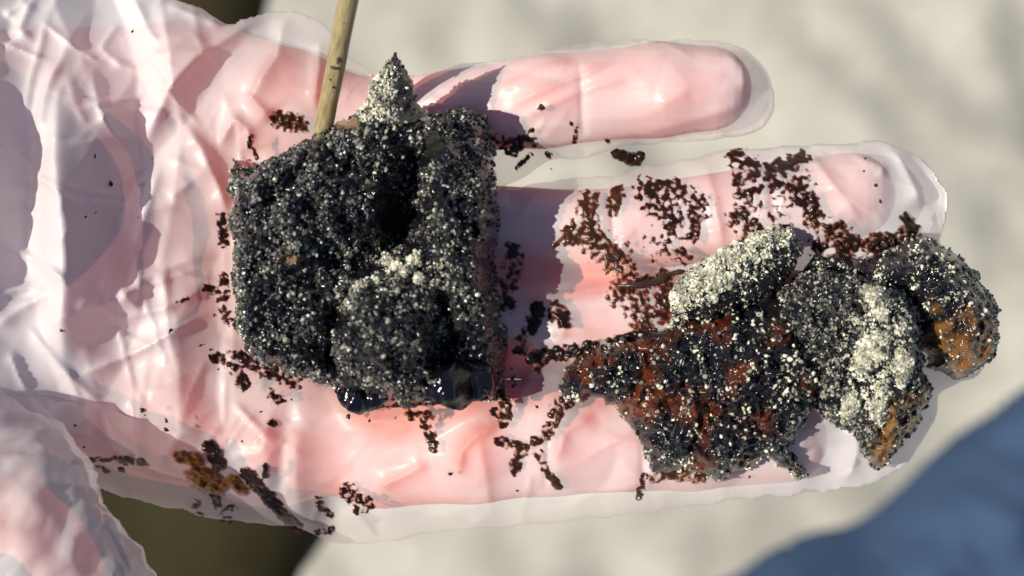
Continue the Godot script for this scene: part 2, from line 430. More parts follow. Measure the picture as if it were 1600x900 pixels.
func glove_folds(F: Field) -> void:
	# the wrist bends up at the left; a broad fold stands between it and the hollow of the palm
	F.bump(-40, 280, 95, 300, 0.0, 6.0)
	F.bump(122, 340, 55, 280, -0.05, 8.0)
	F.bump(190, 330, 60, 200, 0.0, 2.0)
	F.bump(90, 300, 38, 190, 0.0, -5.0)
	F.bump(300, 370, 90, 150, 0.2, -3.0)
	F.bump(300, 690, 150, 75, 0.35, 2.5)
	F.crease(pts([150, 90, 128, 160, 132, 260, 150, 350, 150, 440, 140, 520, 132, 590]), 60, 26, 5.0)
	F.crease(pts([118, 100, 104, 160, 98, 235]), 14, 12, 2.0)
	F.crease(pts([62, 6, 30, 40]), 10, 10, 1.6); F.crease(pts([72, -10, 56, 58, 78, 80]), 10, 10, 1.8)
	F.crease(pts([205, -10, 243, 58, 262, 80]), 14, 12, 2.2); F.crease(pts([258, 4, 300, 22, 352, 40]), 14, 14, 2.0)
	F.crease(pts([0, 400, 18, 470, 42, 502]), 14, 12, 1.8)
	F.crease(pts([40, 512, 80, 480, 128, 452]), 16, 12, 1.5)
	# petals above the hollow
	F.crease(pts([232, 250, 272, 160, 320, 96, 384, 40, 438, 18]), 34, 14, 3.2)
	F.crease(pts([444, 20, 436, 90, 396, 158]), 30, 12, 3.4)
	F.crease(pts([500, 58, 500, 110, 494, 176]), 14, 10, 3.0)
	F.crease(pts([388, 146, 408, 168, 430, 190]), 14, 10, 2.4)
	F.crease(pts([292, 190, 325, 235, 352, 300, 366, 350]), 12, 26, 2.6)
	F.crease(pts([345, 235, 372, 190, 392, 205, 398, 240]), 10, 10, 2.0)
	F.crease(pts([262, 260, 246, 330, 226, 400]), 10, 10, 1.2)
	# plates and straight creases across the heel
	F.crease(pts([200, 500, 236, 440, 300, 408, 346, 396]), 16, 34, 2.2)
	F.crease(pts([205, 498, 270, 482, 330, 452]), 16, 10, 1.7)
	F.crease(pts([150, 584, 245, 540, 335, 488]), 10, 10, 2.0)
	F.crease(pts([140, 640, 230, 606, 330, 600]), 24, 24, 1.0)
	F.bump(190, 520, 60, 26, -0.4, -1.5)
	# the thenar fold and the index finger
	F.crease(pts([470, 650, 466, 720, 468, 780, 486, 836]), 34, 60, 2.6)
	F.bump(448, 720, 18, 90, 0.12, -2.6)
	F.crease(pts([520, 640, 600, 655, 690, 640, 790, 632]), 16, 20, 2.0)
	F.crease(pts([718, 740, 722, 700, 742, 676, 784, 656]), 12, 10, 2.2)
	F.crease(pts([586, 762, 630, 742, 676, 716]), 12, 12, 1.7); F.crease(pts([550, 786, 570, 816, 590, 846]), 8, 8, 1.6)
	F.crease(pts([480, 838, 560, 800, 650, 796, 762, 822]), 14, 16, 1.2)
	F.crease(pts([742, 640, 760, 740, 770, 824]), 14, 18, 1.1)
	F.crease(pts([868, 720, 880, 670, 930, 640]), 14, 16, 1.4); F.crease(pts([870, 800, 930, 770, 1010, 760]), 12, 16, 1.2)
	F.crease(pts([780, 552, 842, 544]), 8, 16, 2.6); F.crease(pts([842, 544, 826, 590, 800, 640]), 14, 10, 1.6)
	F.crease(pts([800, 470, 870, 462, 950, 448, 1040, 430]), 8, 12, 1.6)
	F.crease(pts([880, 530, 876, 500, 852, 480]), 10, 12, 1.2)
	# little finger: fine slanting creases; empty finger ends
	F.crease(pts([770, 150, 830, 118, 900, 92]), 8, 8, 1.0); F.crease(pts([790, 172, 870, 138, 960, 100]), 7, 7, 1.1); F.crease(pts([800, 195, 900, 150, 1000, 118]), 8, 9, 0.9)
	F.crease(pts([880, 232, 1000, 214, 1120, 180, 1190, 160]), 14, 12, 1.0)
	F.crease(pts([1128, 84, 1156, 110, 1160, 150]), 12, 14, 1.2)
	F.crease(pts([1390, 224, 1416, 270, 1440, 330]), 16, 18, 2.6); F.bump(1462, 290, 20, 60, -0.5, -2.0)
	F.crease(pts([1256, 226, 1290, 290, 1340, 350]), 14, 12, 1.2); F.crease(pts([1330, 246, 1372, 262, 1368, 282]), 8, 8, 1.2)
	F.crease(pts([1098, 240, 1112, 320, 1126, 400]), 14, 12, 1.3)
	for q: Array in [[905, 92, 912, 228], [950, 290, 962, 400], [1196, 248, 1204, 350], [1000, 640, 1004, 760], [860, 640, 852, 770]]: F.crease(pts(q), 6, 7, -0.9)
	F.crease(pts([1330, 650, 1336, 700, 1322, 760]), 20, 14, 2.8)
	F.bump(1282, 712, 36, 36, 0.0, -2.0)
	F.bump(590, 120, 34, 26, 0.0, -2.0)
	# the small straight creases all over a crumpled film
	for i in 330:
		var p := Vector2(rng.randf_range(-60, 1460), rng.randf_range(0, 850))
		if F.sample(F.d, p.x, p.y) < 14.0: continue
		var lo := loose_at(p.x, p.y)
		var an := rng.randf() * PI if p.x < 480.0 else rng.randfn(0.0, 0.55) - 0.25
		var half := Vector2.from_angle(an) * rng.randf_range(22.0, 60.0 + 50.0 * lo)
		if lo < 0.3 and i > 170: continue
		var w := rng.randf_range(3.0, 7.5)
		F.crease(PackedVector2Array([p - half, p + half.rotated(0.5) * 0.1, p + half]), w, w * rng.randf_range(0.8, 2.5), rng.randf_range(0.25, 0.6) * (0.7 + 0.9 * lo))

func thumb_film(v: PackedVector3Array, ix: PackedInt32Array, c: PackedColorArray) -> void:
	var ctl: Array[Vector3] = [W(30, 575, -8), W(-70, 665, 5), W(-98, 728, 18), W(-28, 816, 28), W(32, 896, 34), W(145, 1040, 37), W(215, 1135, 38)]
	var rad := [15.0, 18.0, 18.6, 17.8, 16.0, 13.5, 12.0]
	var rings := 110; var seg := 72; var first := v.size()
	var cr := noise(41, 0.011, 3, FastNoiseLite.TYPE_SIMPLEX, FastNoiseLite.FRACTAL_RIDGED)
	var ce := noise(45, 0.014, 1, FastNoiseLite.TYPE_CELLULAR, FastNoiseLite.FRACTAL_NONE)
	ce.cellular_return_type = FastNoiseLite.RETURN_DISTANCE2_SUB
	var last := ctl.size() - 1
	for a in rings + 1:
		var t := float(a) / rings; var s := t * last
		var i := mini(int(s), last - 1); var f := s - i
		var p: Vector3 = ctl[i].cubic_interpolate(ctl[i + 1], ctl[maxi(i - 1, 0)], ctl[mini(i + 2, last)], f)
		var s2 := minf(s + 0.02, last); var i2 := mini(int(s2), last - 1)
		var p2: Vector3 = ctl[i2].cubic_interpolate(ctl[i2 + 1], ctl[maxi(i2 - 1, 0)], ctl[mini(i2 + 2, last)], s2 - i2)
		var dir := (p2 - p).normalized() if p2 != p else (ctl[last] - ctl[last - 1]).normalized()
		var r: float = lerpf(rad[i], rad[i + 1], f) * MM
		r *= sqrt(clampf((1.0 - t) / 0.12, 0.0, 1.0) * (2.0 - clampf((1.0 - t) / 0.12, 0.0, 1.0))) if t > 0.88 else 1.0
		var side := dir.cross(Vector3.UP).normalized(); var up := side.cross(dir)
		for b in seg:
			var an := TAU * b / seg
			var out := side * cos(an) + up * sin(an)
			var q := p + out * r
			var amt := 0.0015 * cr.get_noise_3dv(q) - 0.0034 * ce.get_noise_3dv(q) + 0.0016
			v.append(q + out * amt * smoothstep(1.0, 0.9, t))
			c.append(Color(1, 1, 1, 0.5))
	for a in rings:
		for b in seg:
			var p := first + a * seg + b; var q := first + a * seg + (b + 1) % seg
			ix.append_array([p, q, p + seg, q, q + seg, p + seg])

# ------------------------------------------------------------------ tar
func grain_mesh() -> ArrayMesh:
	var ph := (1.0 + sqrt(5.0)) / 2.0
	var p: Array[Vector3] = [Vector3(-1, ph, 0), Vector3(1, ph, 0), Vector3(-1, -ph, 0), Vector3(1, -ph, 0), Vector3(0, -1, ph), Vector3(0, 1, ph), Vector3(0, -1, -ph), Vector3(0, 1, -ph), Vector3(ph, 0, -1), Vector3(ph, 0, 1), Vector3(-ph, 0, -1), Vector3(-ph, 0, 1)]
	for i in 12: p[i] = p[i].normalized() * rng.randf_range(0.78, 1.18)
	var t := [0, 11, 5, 0, 5, 1, 0, 1, 7, 0, 7, 10, 0, 10, 11, 1, 5, 9, 5, 11, 4, 11, 10, 2, 10, 7, 6, 7, 1, 8, 3, 9, 4, 3, 4, 2, 3, 2, 6, 3, 6, 8, 3, 8, 9, 4, 9, 5, 2, 4, 11, 6, 2, 10, 8, 6, 7, 9, 8, 1]
	var v := PackedVector3Array(); var ix := PackedInt32Array()
	for i in range(0, t.size(), 3):
		for q in [0, 2, 1]: v.append(p[t[i + q]])
		ix.append_array([i, i + 1, i + 2])
	return mesh_of(v, ix)

# sand stuck to a mesh: chance(u, v, normal) says how much of it takes sand, shade(u, v) its colour
func coat(called: String, parent: Node3D, F: Field, v: PackedVector3Array, ix: PackedInt32Array, count: int, chance: Callable, shade: Callable, small := 0.22, large := 0.5) -> void:
	var sum := PackedFloat32Array(); var total := 0.0
	sum.resize(ix.size() / 3)
	for i in range(0, ix.size(), 3):
		var n := (v[ix[i + 2]] - v[ix[i]]).cross(v[ix[i + 1]] - v[ix[i]])
		total += n.length() if n.y > -0.2 * n.length() else 0.0
		sum[i / 3] = total
	var places: Array[Transform3D] = []; var cols: Array[Color] = []
	var clump := noise(count, 13.0, 3); var filmed := noise(count + 5, 24.0, 3)
	for tries in count * 3:
		if places.size() >= count: break
		var t := sum.bsearch(rng.randf() * total) * 3
		if t >= ix.size(): continue
		var a := v[ix[t]]; var b := v[ix[t + 1]]; var c := v[ix[t + 2]]
		var w := sqrt(rng.randf()); var w2 := rng.randf()
		var p := a * (1.0 - w) + b * (w * (1.0 - w2)) + c * (w * w2)
		var n := (c - a).cross(b - a).normalized()
		var q := F.unplace(p)
		var ch: float = chance.call(q.x, q.y, n)
		if rng.randf() > ch * lerpf(smoothstep(-0.22, 0.25, clump.get_noise_2d(q.x, q.y)), 1.0, ch * ch * 0.6): continue
		var r := lerpf(small * 0.55, large * 1.2, pow(rng.randf(), 3.0)) * MM
		var basis := Basis.from_euler(Vector3(rng.randf() * TAU, rng.randf() * TAU, rng.randf() * TAU)) * Basis.from_scale(Vector3(r, r * rng.randf_range(0.45, 1.0), r * rng.randf_range(0.6, 1.3)))
		places.append(Transform3D(basis, p + n * r * rng.randf_range(-0.1, 0.75)))
		var tone: Color = shade.call(q.x, q.y) * lerpf(0.45, 1.15, smoothstep(-0.4, 0.4, filmed.get_noise_2d(q.x, q.y)))
		tone.a = 1.0
		cols.append(tone)
	var mm := MultiMesh.new()
	mm.transform_format = MultiMesh.TRANSFORM_3D; mm.use_colors = true
	mm.mesh = M.grain_mesh; mm.instance_count = places.size()
	for i in places.size(): mm.set_instance_transform(i, places[i]); mm.set_instance_color(i, cols[i])
	var o := MultiMeshInstance3D.new()
	o.multimesh = mm; o.material_override = M.sand_grain; o.name = called
	o.set_meta("kind", "stuff")
	parent.add_child(o, true)

func base_at(F: Field, u: float, v: float) -> float:    # the glove's top where (u, v) of F lies
	var q := glove.unplace(F.place(u, v, 0.0))
	if glove.sample(glove.d, q.x, q.y) < 6.0: return -3.0
	return glove.sample(glove.h, q.x, q.y)

# spec: outline, grid, height of the body's middle, rise over the glove, radius of its flanks, roughness of the surface, extra shaping, tint
func lump(called: String, outline: PackedVector2Array, grid: float, mid: float, rise: float, flank: float, rough: float, seed_: int, shape: Callable, tone: Callable, label: String, group: String) -> Array:
	var o := smooth_closed(outline, grid * 2.0)
	var jag := noise(seed_ + 9, 26.0, 3)
	for i in o.size(): o[i] += Vector2(jag.get_noise_2d(o[i].x, o[i].y), jag.get_noise_2d(o[i].y + 500.0, o[i].x)) * (6.0 + rough * 3.0)
	var F := Field.new(o, grid, flank + 4.0)
	F.k = (CAM - mid * MM) / CAM
	var big := noise(seed_, 70.0, 4); var fine := noise(seed_ + 4, 17.0, 3)
	for j in F.ny:
		for i in F.nx:
			var at := j * F.nx + i; var u := F.x0 + i * F.g; var v := F.y0 + j * F.g
			var e := clampf(F.d[at] / flank, 0.0, 1.0)
			var prof := sqrt(1.0 - (1.0 - e) * (1.0 - e))
			var z := base_at(F, u, v)
			F.low[at] = z - 1.2
			F.h[at] = z + prof * rise + prof * rough * (big.get_noise_2d(u, v) * 2.2 + fine.get_noise_2d(u, v) * 1.3)
	shape.call(F)
	var tint := PackedColorArray(); tint.resize(F.nx * F.ny)
	for j in F.ny:
		for i in F.nx: tint[j * F.nx + i] = tone.call(F.x0 + i * F.g, F.y0 + j * F.g)
	for at in F.nx * F.ny: F.h[at] = maxf(F.h[at], F.low[at] + 1.5)
	var v := PackedVector3Array(); var ix := PackedInt32Array(); var c := PackedColorArray()
	F.solid(v, ix, func(a: float, b: float) -> float: return base_at(F, a, b) - 0.4, [tint], c)
	var node := Node3D.new()
	node.name = numbered(called); add_child(node)
	tag(node, label, "tar lump", group)
	put("tar", mesh_of(v, ix, c), M.tar, node)
	return [node, F, v, ix]

func mixed_sand(dull: float, pale: float) -> Color:     # dull: share of grains filmed with tar; pale: brightness of the clean ones
	if rng.randf() < dull:
		var k := pow(rng.randf(), 2.2) * 0.10 + 0.008
		return Color(k, k * 1.0, k * 0.98)
	var k := pale * rng.randf_range(0.4, 1.0)
	var warm := rng.randf_range(0.70, 0.92)
	return Color(k, k * lerpf(0.93, 1.0, warm), k * warm * 0.95)

func make_tar() -> void:
	rng.seed = 77
	M.grain_mesh = grain_mesh()
	var black := Color(0.010, 0.010, 0.012)
	# ---- the big lump on the palm
	var patch := noise(61, 60.0, 3)
	var a := lump("tar_lump", pts([352, 240, 372, 258, 402, 258, 440, 236, 468, 214, 508, 192, 540, 176, 575, 168, 610, 165, 650, 168, 690, 172, 718, 157, 746, 168, 764, 200, 774, 260, 778, 330, 772, 400, 776, 470, 790, 540, 786, 590, 778, 620, 700, 627, 640, 634, 600, 640, 552, 640, 526, 612, 498, 596, 440, 580, 392, 556, 368, 512, 362, 430, 358, 350, 356, 280]),
		3.0, 16.0, 22.0, 36.0, 1.7, 101, func(F: Field) -> void:
			F.bump(632, 325, 34, 95, 0.25, -17.0); F.bump(570, 400, 40, 26, -0.6, -7.0)             # hollow behind the ball
			F.bump(520, 405, 36, 40, 0.0, -5.0)
			F.bump(455, 505, 55, 40, 0.0, -6.0)
			F.bump(700, 300, 34, 130, -0.1, 4.5)            # ridge along its right side
			F.bump(730, 200, 60, 50, 0.0, -6.0)
			F.bump(740, 570, 60, 46, 0.0, -10.0)            # black step at the lower right
			F.bump(568, 618, 50, 20, 0.0, -7.0)
			F.bump(440, 340, 90, 110, 0.0, 2.5, 4.0)
			F.crease(pts([560, 440, 526, 490, 516, 540, 530, 600]), 14, 10, -7.0)
			F.crease(pts([690, 440, 700, 520, 690, 600]), 14, 14, -5.0)
			F.bump(608, 520, 80, 78, 0.0, 9.0, 3.0),        # the ball at the front
		func(u: float, v: float) -> Color:
			var b := smoothstep(0.25, 0.6, patch.get_noise_2d(u * 0.7 + 300.0, v * 0.7))
			var hollow := 1.0 - smoothstep(0.5, 1.0, Vector2((u - 546.0) / 42.0, (v - 186.0) / 22.0).length())
			hollow = maxf(hollow, 1.0 - smoothstep(0.4, 1.0, Vector2((u - 464.0) / 22.0, (v - 404.0) / 12.0).length()))
			return black.lerp(Color(0.03, 0.028, 0.024), b).lerp(Color(0.26, 0.155, 0.07), hollow),
		"large black cube-like tar lump coated with sand, on the palm under the stick", "")
	var lump_node: Node3D = a[0]; var LF: Field = a[1]
	coat("sand_coating", a[0], a[1], a[2], a[3], 34000, func(u: float, v: float, n: Vector3) -> float:
			var c := 0.50 + patch.get_noise_2d(u, v) * 2.0
			c *= 1.0 - 0.85 * smoothstep(0.2, 1.0, 1.0 - Vector2((u - 630.0) / 75.0, (v - 330.0) / 85.0).length())
			c *= 1.0 - 0.93 * smoothstep(0.0, 0.35, 1.0 - Vector2((u - 750.0) / 85.0, (v - 575.0) / 70.0).length())
			c *= 1.0 - 0.93 * smoothstep(0.0, 0.3, 1.0 - Vector2((u - 570.0) / 60.0, (v - 618.0) / 26.0).length())
			c *= 1.0 - 0.72 * smoothstep(725.0, 765.0, u)
			c *= 1.0 - 0.85 * (1.0 - smoothstep(0.5, 1.1, Vector2((u - 546.0) / 42.0, (v - 186.0) / 22.0).length()))
			return clampf(c, 0.03, 1.0),
		func(u: float, v: float) -> Color:
			var crest := 1.0 - smoothstep(0.0, 1.0, Vector2((u - 640.0) / 66.0, (v - 448.0) / 20.0).length())
			if rng.randf() < crest * 2.0: return mixed_sand(0.15, 0.55)
			if u < 385.0 and rng.randf() < 0.4: return mixed_sand(0.2, 0.45)
			if u < 570.0 and rng.randf() < 0.35:
				var grey := rng.randf_range(0.06, 0.20)
				return Color(grey, grey, grey * 0.97)
			return mixed_sand(0.84 - 0.3 * smoothstep(0.0, 0.5, patch.get_noise_2d(u + 90.0, v)), 0.5), 0.18, 0.5)
	# pale crumbs of sand on the ball
	var crumb := noise(67, 12.0, 2)
	for s: Array in [[[596, 392, 612, 416, 640, 428], 10.0, "sand_clod"], [[636, 430, 652, 404, 660, 400], 9.0, "sand_clod"], [[612, 424, 590, 440, 560, 452], 9.0, "sand_clod"], [[640, 424, 664, 440, 690, 444], 8.0, "sand_clod"], [[548, 462, 530, 488], 6.0, "sand_clod"]]:
		clod(s[2], lump_node, LF, pts(s[0]), s[1])
	clod("wet_tar_lobe", lump_node, LF, pts([528, 604, 560, 620, 606, 618]), 26.0, true)
	clod("wet_tar_lobe", lump_node, LF, pts([668, 606, 720, 598, 780, 590]), 34.0, true)
	# bare brown hollow where the stick went in
	var cone := cone_peak(lump_node, LF)
	cone.set_meta("label", "pale sandy peak with a dark pointed tip")
	# ---- lumps on the fingers
	var pale := noise(71, 40.0, 3)
	var b := lump("tar_lump", pts([1050, 470, 1066, 438, 1100, 410, 1140, 386, 1180, 366, 1220, 355, 1244, 366, 1252, 396, 1236, 432, 1200, 462, 1150, 488, 1100, 506, 1062, 502]), 3.0, 8.0, 10.0, 40.0, 1.2, 141,
		func(F: Field) -> void: F.bump(1120, 425, 60, 25, -0.5, 2.5),
		func(u: float, v: float) -> Color: return black,
		"small oblong tar clump crusted with pale cream sand, between ring and middle finger", "")
	coat("sand_coating", b[0], b[1], b[2], b[3], 14000, func(u: float, v: float, n: Vector3) -> float:
			return clampf(1.05 - 1.5 * smoothstep(-30.0, 60.0, (v - 425.0) + (u - 1150.0) * 0.62 + pale.get_noise_2d(u, v) * 40.0), 0.12, 1.0),
		func(u: float, v: float) -> Color:
			return mixed_sand(0.14 + 0.62 * smoothstep(-20.0, 50.0, (v - 425.0) + (u - 1150.0) * 0.6), 0.9), 0.16, 0.40)
	var red := noise(79, 95.0, 3)
	var c := lump("tar_lump", pts([872, 600, 900, 560, 960, 534, 1005, 522, 1050, 504, 1100, 496, 1160, 480, 1200, 468, 1228, 450, 1262, 432, 1300, 424, 1330, 470, 1300, 560, 1286, 630, 1262, 660, 1240, 684, 1232, 706, 1252, 728, 1276, 748, 1262, 756, 1230, 738, 1202, 718, 1176, 736, 1150, 744, 1118, 756, 1104, 742, 1062, 736, 1022, 742, 1012, 716, 990, 676, 962, 640, 925, 618, 890, 622]), 3.0, 8.0, 7.5, 52.0, 1.7, 171,
		func(F: Field) -> void:
			F.bump(1190, 560, 90, 70, 0.2, 5.0); F.bump(1050, 640, 50, 60, 0.0, 2.0); F.bump(1010, 560, 60, 24, -0.2, -2.5); F.bump(1130, 690, 60, 40, 0.0, 2.0),
		func(u: float, v: float) -> Color:
			var r := smoothstep(0.0, 0.7, red.get_noise_2d(u, v) + 0.7 * (1.0 - smoothstep(0.0, 90.0, Vector2(u - 1040.0, v - 615.0).length())))
			return black.lerp(Color(0.105, 0.024, 0.010), r),
		"flat glossy black and reddish tar patty sprinkled with sand, on the index finger", "")
	coat("sand_coating", c[0], c[1], c[2], c[3], 7000, func(u: float, v: float, n: Vector3) -> float:
			return clampf(0.14 + 1.0 * pale.get_noise_2d(u + 70.0, v) + 0.4 * smoothstep(1190.0, 1290.0, u), 0.04, 1.0),
		func(u: float, v: float) -> Color: return mixed_sand(0.34 - 0.1 * smoothstep(1180.0, 1300.0, u), 0.85), 0.15, 0.50)
	var e := lump("tar_lump", pts([1262, 412, 1310, 396, 1352, 400, 1410, 384, 1430, 364, 1480, 376, 1520, 398, 1552, 436, 1576, 490, 1580, 540, 1556, 578, 1514, 596, 1474, 578, 1448, 530, 1428, 482, 1380, 456, 1320, 440, 1276, 436]), 3.0, 10.0, 13.0, 56.0, 1.4, 201,
		func(F: Field) -> void:
			F.bump(1310, 420, 60, 30, 0.0, -6.0); F.bump(1500, 490, 50, 70, -0.4, 4.0),
		func(u: float, v: float) -> Color:
			var w := smoothstep(478.0, 535.0, v + pale.get_noise_2d(u, v) * 60.0)
			return black.lerp(Color(0.20, 0.09, 0.026).lerp(Color(0.04, 0.016, 0.007), smoothstep(0.0, 0.5, red.get_noise_2d(u * 3.0, v * 2.0))), w),
		"rounded glossy black tar lump with brown lower end, at the middle finger's tip", "")
	coat("sand_coating", e[0], e[1], e[2], e[3], 4200, func(u: float, v: float, n: Vector3) -> float:
			return clampf(0.25 + 1.3 * pale.get_noise_2d(u, v + 200.0) - 0.5 * smoothstep(490.0, 550.0, v) + 0.5 * smoothstep(1530.0, 1570.0, u), 0.06, 1.0),
		func(u: float, v: float) -> Color: return mixed_sand(0.25, 0.85), 0.13, 0.42)
	var d := lump("tar_lump", pts([1214, 480, 1240, 442, 1290, 424, 1340, 428, 1400, 440, 1440, 480, 1452, 540, 1458, 580, 1478, 622, 1464, 652, 1440, 692, 1402, 734, 1380, 742, 1366, 706, 1350, 682, 1318, 670, 1290, 640, 1278, 600, 1258, 560, 1230, 524]), 3.0, 14.0, 15.0, 56.0, 1.5, 231,
		func(F: Field) -> void:
			F.bump(1370, 520, 60, 110, -0.2, 4.0); F.bump(1420, 680, 40, 50, -0.5, -3.0),
		func(u: float, v: float) -> Color:
			var w := smoothstep(600.0, 640.0, v + (u - 1400.0) * 0.2 + pale.get_noise_2d(u, v) * 40.0) * smoothstep(1350.0, 1390.0, u)
			return black.lerp(Color(0.22, 0.11, 0.035).lerp(Color(0.045, 0.018, 0.007), smoothstep(-0.1, 0.4, red.get_noise_2d(u * 5.0 + v * 1.5, v * 0.8))), w),
		"grey sand-covered ridge of tar with bare brown lower end, on the index fingertip", "")
	coat("sand_coating", d[0], d[1], d[2], d[3], 23000, func(u: float, v: float, n: Vector3) -> float:
			var w := smoothstep(595.0, 640.0, v + (u - 1400.0) * 0.2) * smoothstep(1360.0, 1400.0, u)
			return clampf(0.55 + 0.9 * pale.get_noise_2d(u, v) - 0.95 * w, 0.05, 1.0),
		func(u: float, v: float) -> Color:
			var p := 1.0 - smoothstep(0.35, 1.0, Vector2((u - 1372.0) / 85.0, (v - 560.0) / 135.0).length())
			return mixed_sand(0.72 - 0.62 * p, 0.45 + 0.5 * p), 0.15, 0.44)
	for s: Array in [[[1340, 452, 1362, 470, 1368, 500], 17.0], [[1372, 520, 1350, 545, 1338, 580], 20.0], [[1392, 540, 1402, 575, 1398, 604], 15.0], [[1330, 610, 1322, 640, 1336, 658], 15.0], [[1368, 600, 1366, 640, 1384, 662], 14.0]]:
		clod("sand_clod", d[0], d[1], pts(s[0]), s[1])
	for s: Array in [[[1090, 436, 1130, 408, 1170, 390], 12.0], [[1100, 466, 1116, 446, 1140, 430], 12.0]]:
		clod("sand_clod", b[0], b[1], pts(s[0]), s[1])

# a crumbly little ridge of pure sand along a line
func clod(called: String, parent: Node3D, F: Field, line: PackedVector2Array, r: float, bare := false) -> void:
	var v := PackedVector3Array(); var ix := PackedInt32Array()
	var b := noise(int(line[0].x), 14.0, 2)
	var n := 22 if bare else 14; var seg := 22 if bare else 9; var total := line.size() - 1
	for a in n + 1:
		var s := float(a) / n * total; var i := mini(int(s), total - 1)
		var p := line[i].lerp(line[i + 1], s - i)
		var rr := r * sqrt(sin(PI * clampf(float(a) / n, 0.03, 0.97)))
		var t := (line[i + 1] - line[i]).normalized().orthogonal()
		var z := F.sample(F.h, p.x, p.y)
		for q in seg:
			var an := TAU * q / seg
			var k := rr * (1.0 + (0.34 if bare else 0.8) * b.get_noise_2d(p.x * (0.3 if bare else 1.0) + cos(an) * 60.0, p.y * 0.3 + sin(an) * 60.0))
			v.append(F.place(p.x + t.x * cos(an) * k, p.y + t.y * cos(an) * k, z + (0.1 + 0.8 * sin(an)) * k * 0.11))
	for a in n:
		for q in seg:
			var p := a * seg + q; var w := a * seg + (q + 1) % seg
			ix.append_array([p, p + seg, w, w, p + seg, w + seg])
	var cols := PackedColorArray(); cols.resize(v.size()); cols.fill(Color(0.006, 0.006, 0.008) if bare else Color(0.50, 0.48, 0.35))
	var o := put(called, mesh_of(v, ix, cols), M.wet_tar if bare else M.sand_grain, parent)
	if bare: return
	coat("sand_coating", o, F, v, ix, int(60 + line[0].distance_to(line[-1]) * r * 0.9), func(_u: float, _v: float, _n: Vector3) -> float: return 1.0, func(_u: float, _v: float) -> Color: return mixed_sand(0.02, 0.8), 0.2, 0.42)

func cone_peak(parent: Node3D, F: Field) -> MeshInstance3D:
	var v := PackedVector3Array(); var ix := PackedInt32Array(); var cols := PackedColorArray()
	var foot := W(612, 178, 17); var tip := W(618, 82, 27)
	var n := 30; var seg := 28; var rough := noise(301, 0.0035, 3)
	for a in n + 1:
		var t := float(a) / n
		var r := lerpf(0.0074, 0.0004, pow(t, 0.8)) * (1.0 - 0.2 * sin(t * 9.0))
		var p := foot.lerp(tip, t)
		for q in seg:
			var an := TAU * q / seg
			var out := Vector3(cos(an), sin(an) * 0.9, sin(an) * 0.35)
			var w := p + out * r
			v.append(w + out * rough.get_noise_3dv(w) * 0.0022 * (1.0 - t * 0.7))
			cols.append(Color(0.05, 0.045, 0.04).lerp(Color(0.02, 0.018, 0.015), t))
	for a in n:
		for q in seg:
			var p := a * seg + q; var w := a * seg + (q + 1) % seg
			ix.append_array([p, w, p + seg, w, w + seg, p + seg])
	var o := put("sandy_peak", mesh_of(v, ix, cols), M.tar, parent)
	coat("sand_coating", o, F, v, ix, 1500, func(u: float, vv: float, nn: Vector3) -> float:
			return clampf(1.0 - 1.1 * smoothstep(610.0, 640.0, u + (vv - 100.0) * -0.05) - 0.6 * smoothstep(110.0, 84.0, vv), 0.1, 1.0),
		func(u: float, _v: float) -> Color: return mixed_sand(0.06 + 0.5 * smoothstep(610.0, 634.0, u), 0.85), 0.2, 0.42)
	return o

# ------------------------------------------------------------------ the stick
func make_stick() -> void:
	var tip := W(499, 234, 5); var end := W(556, -60, 44)
	var dir := (end - tip).normalized(); var side := dir.cross(Vector3.UP).normalized(); var up := side.cross(dir)
	var st := SurfaceTool.new(); st.begin(Mesh.PRIMITIVE_TRIANGLES)
	var n := 40; var seg := 24; var l := tip.distance_to(end)
	var wob := noise(401, 0.02, 2)
	for a in n + 1:
		var t := float(a) / n
		for q in seg + 1:
			var an := TAU * q / seg
			var out := side * cos(an) + up * sin(an)
			var r := 0.0019 * lerpf(0.96, 1.05, t) * (1.0 + 0.06 * wob.get_noise_2d(t * 0.05, cos(an) * 0.01))
			# whittled end: cut slantwise, so that one side runs on to a point
			var s := maxf(t * l, 0.0)
			var cut := 0.008 * (0.5 + 0.5 * cos(an)) if a == 0 else 0.0
			if a == 0: s += cut; r *= 0.8
			elif s < 0.008: s = maxf(s, 0.008 * (0.5 + 0.5 * cos(an)))
			st.set_uv(Vector2(float(q) / seg, t * 3.0))
			st.add_vertex(tip + dir * s + out * r)
	for a in n:
		for q in seg:
			var p := a * (seg + 1) + q
			for i in [p, p + seg + 1, p + 1, p + 1, p + seg + 1, p + seg + 2]: st.add_index(i)
	st.add_vertex(tip + dir * 0.0045)
	for q in seg:
		for i in [(n + 1) * (seg + 1), q, q + 1]: st.add_index(i)
	st.generate_normals()
	var o := put("wooden_stick", st.commit(), M.stick_wood)
	tag(o, "slim pale wooden stick standing in the big tar lump", "stick")
	for m: Array in [[529, 88, 2.0, 0.9], [535, 73, 0.7, 2.6], [527, 118, 0.6, 0.6], [522, 108, 0.5, 0.5], [543, 20, 0.35, 0.35]]:
		var t := clampf((234.0 - m[1]) / 294.0, 0.0, 1.0)
		var p: Vector3 = tip.lerp(end, t) + up * 0.0018 + side * ((m[0] - lerpf(499.0, 556.0, t)) * S * 0.93)
		var s := SphereMesh.new(); s.radius = 0.0005; s.height = 0.001; s.radial_segments = 10; s.rings = 6
		var k := put("tar_mark", s, M.mark, o)
		k.position = p; k.scale = Vector3(m[2], 0.7, m[3]); k.rotation.y = -0.15

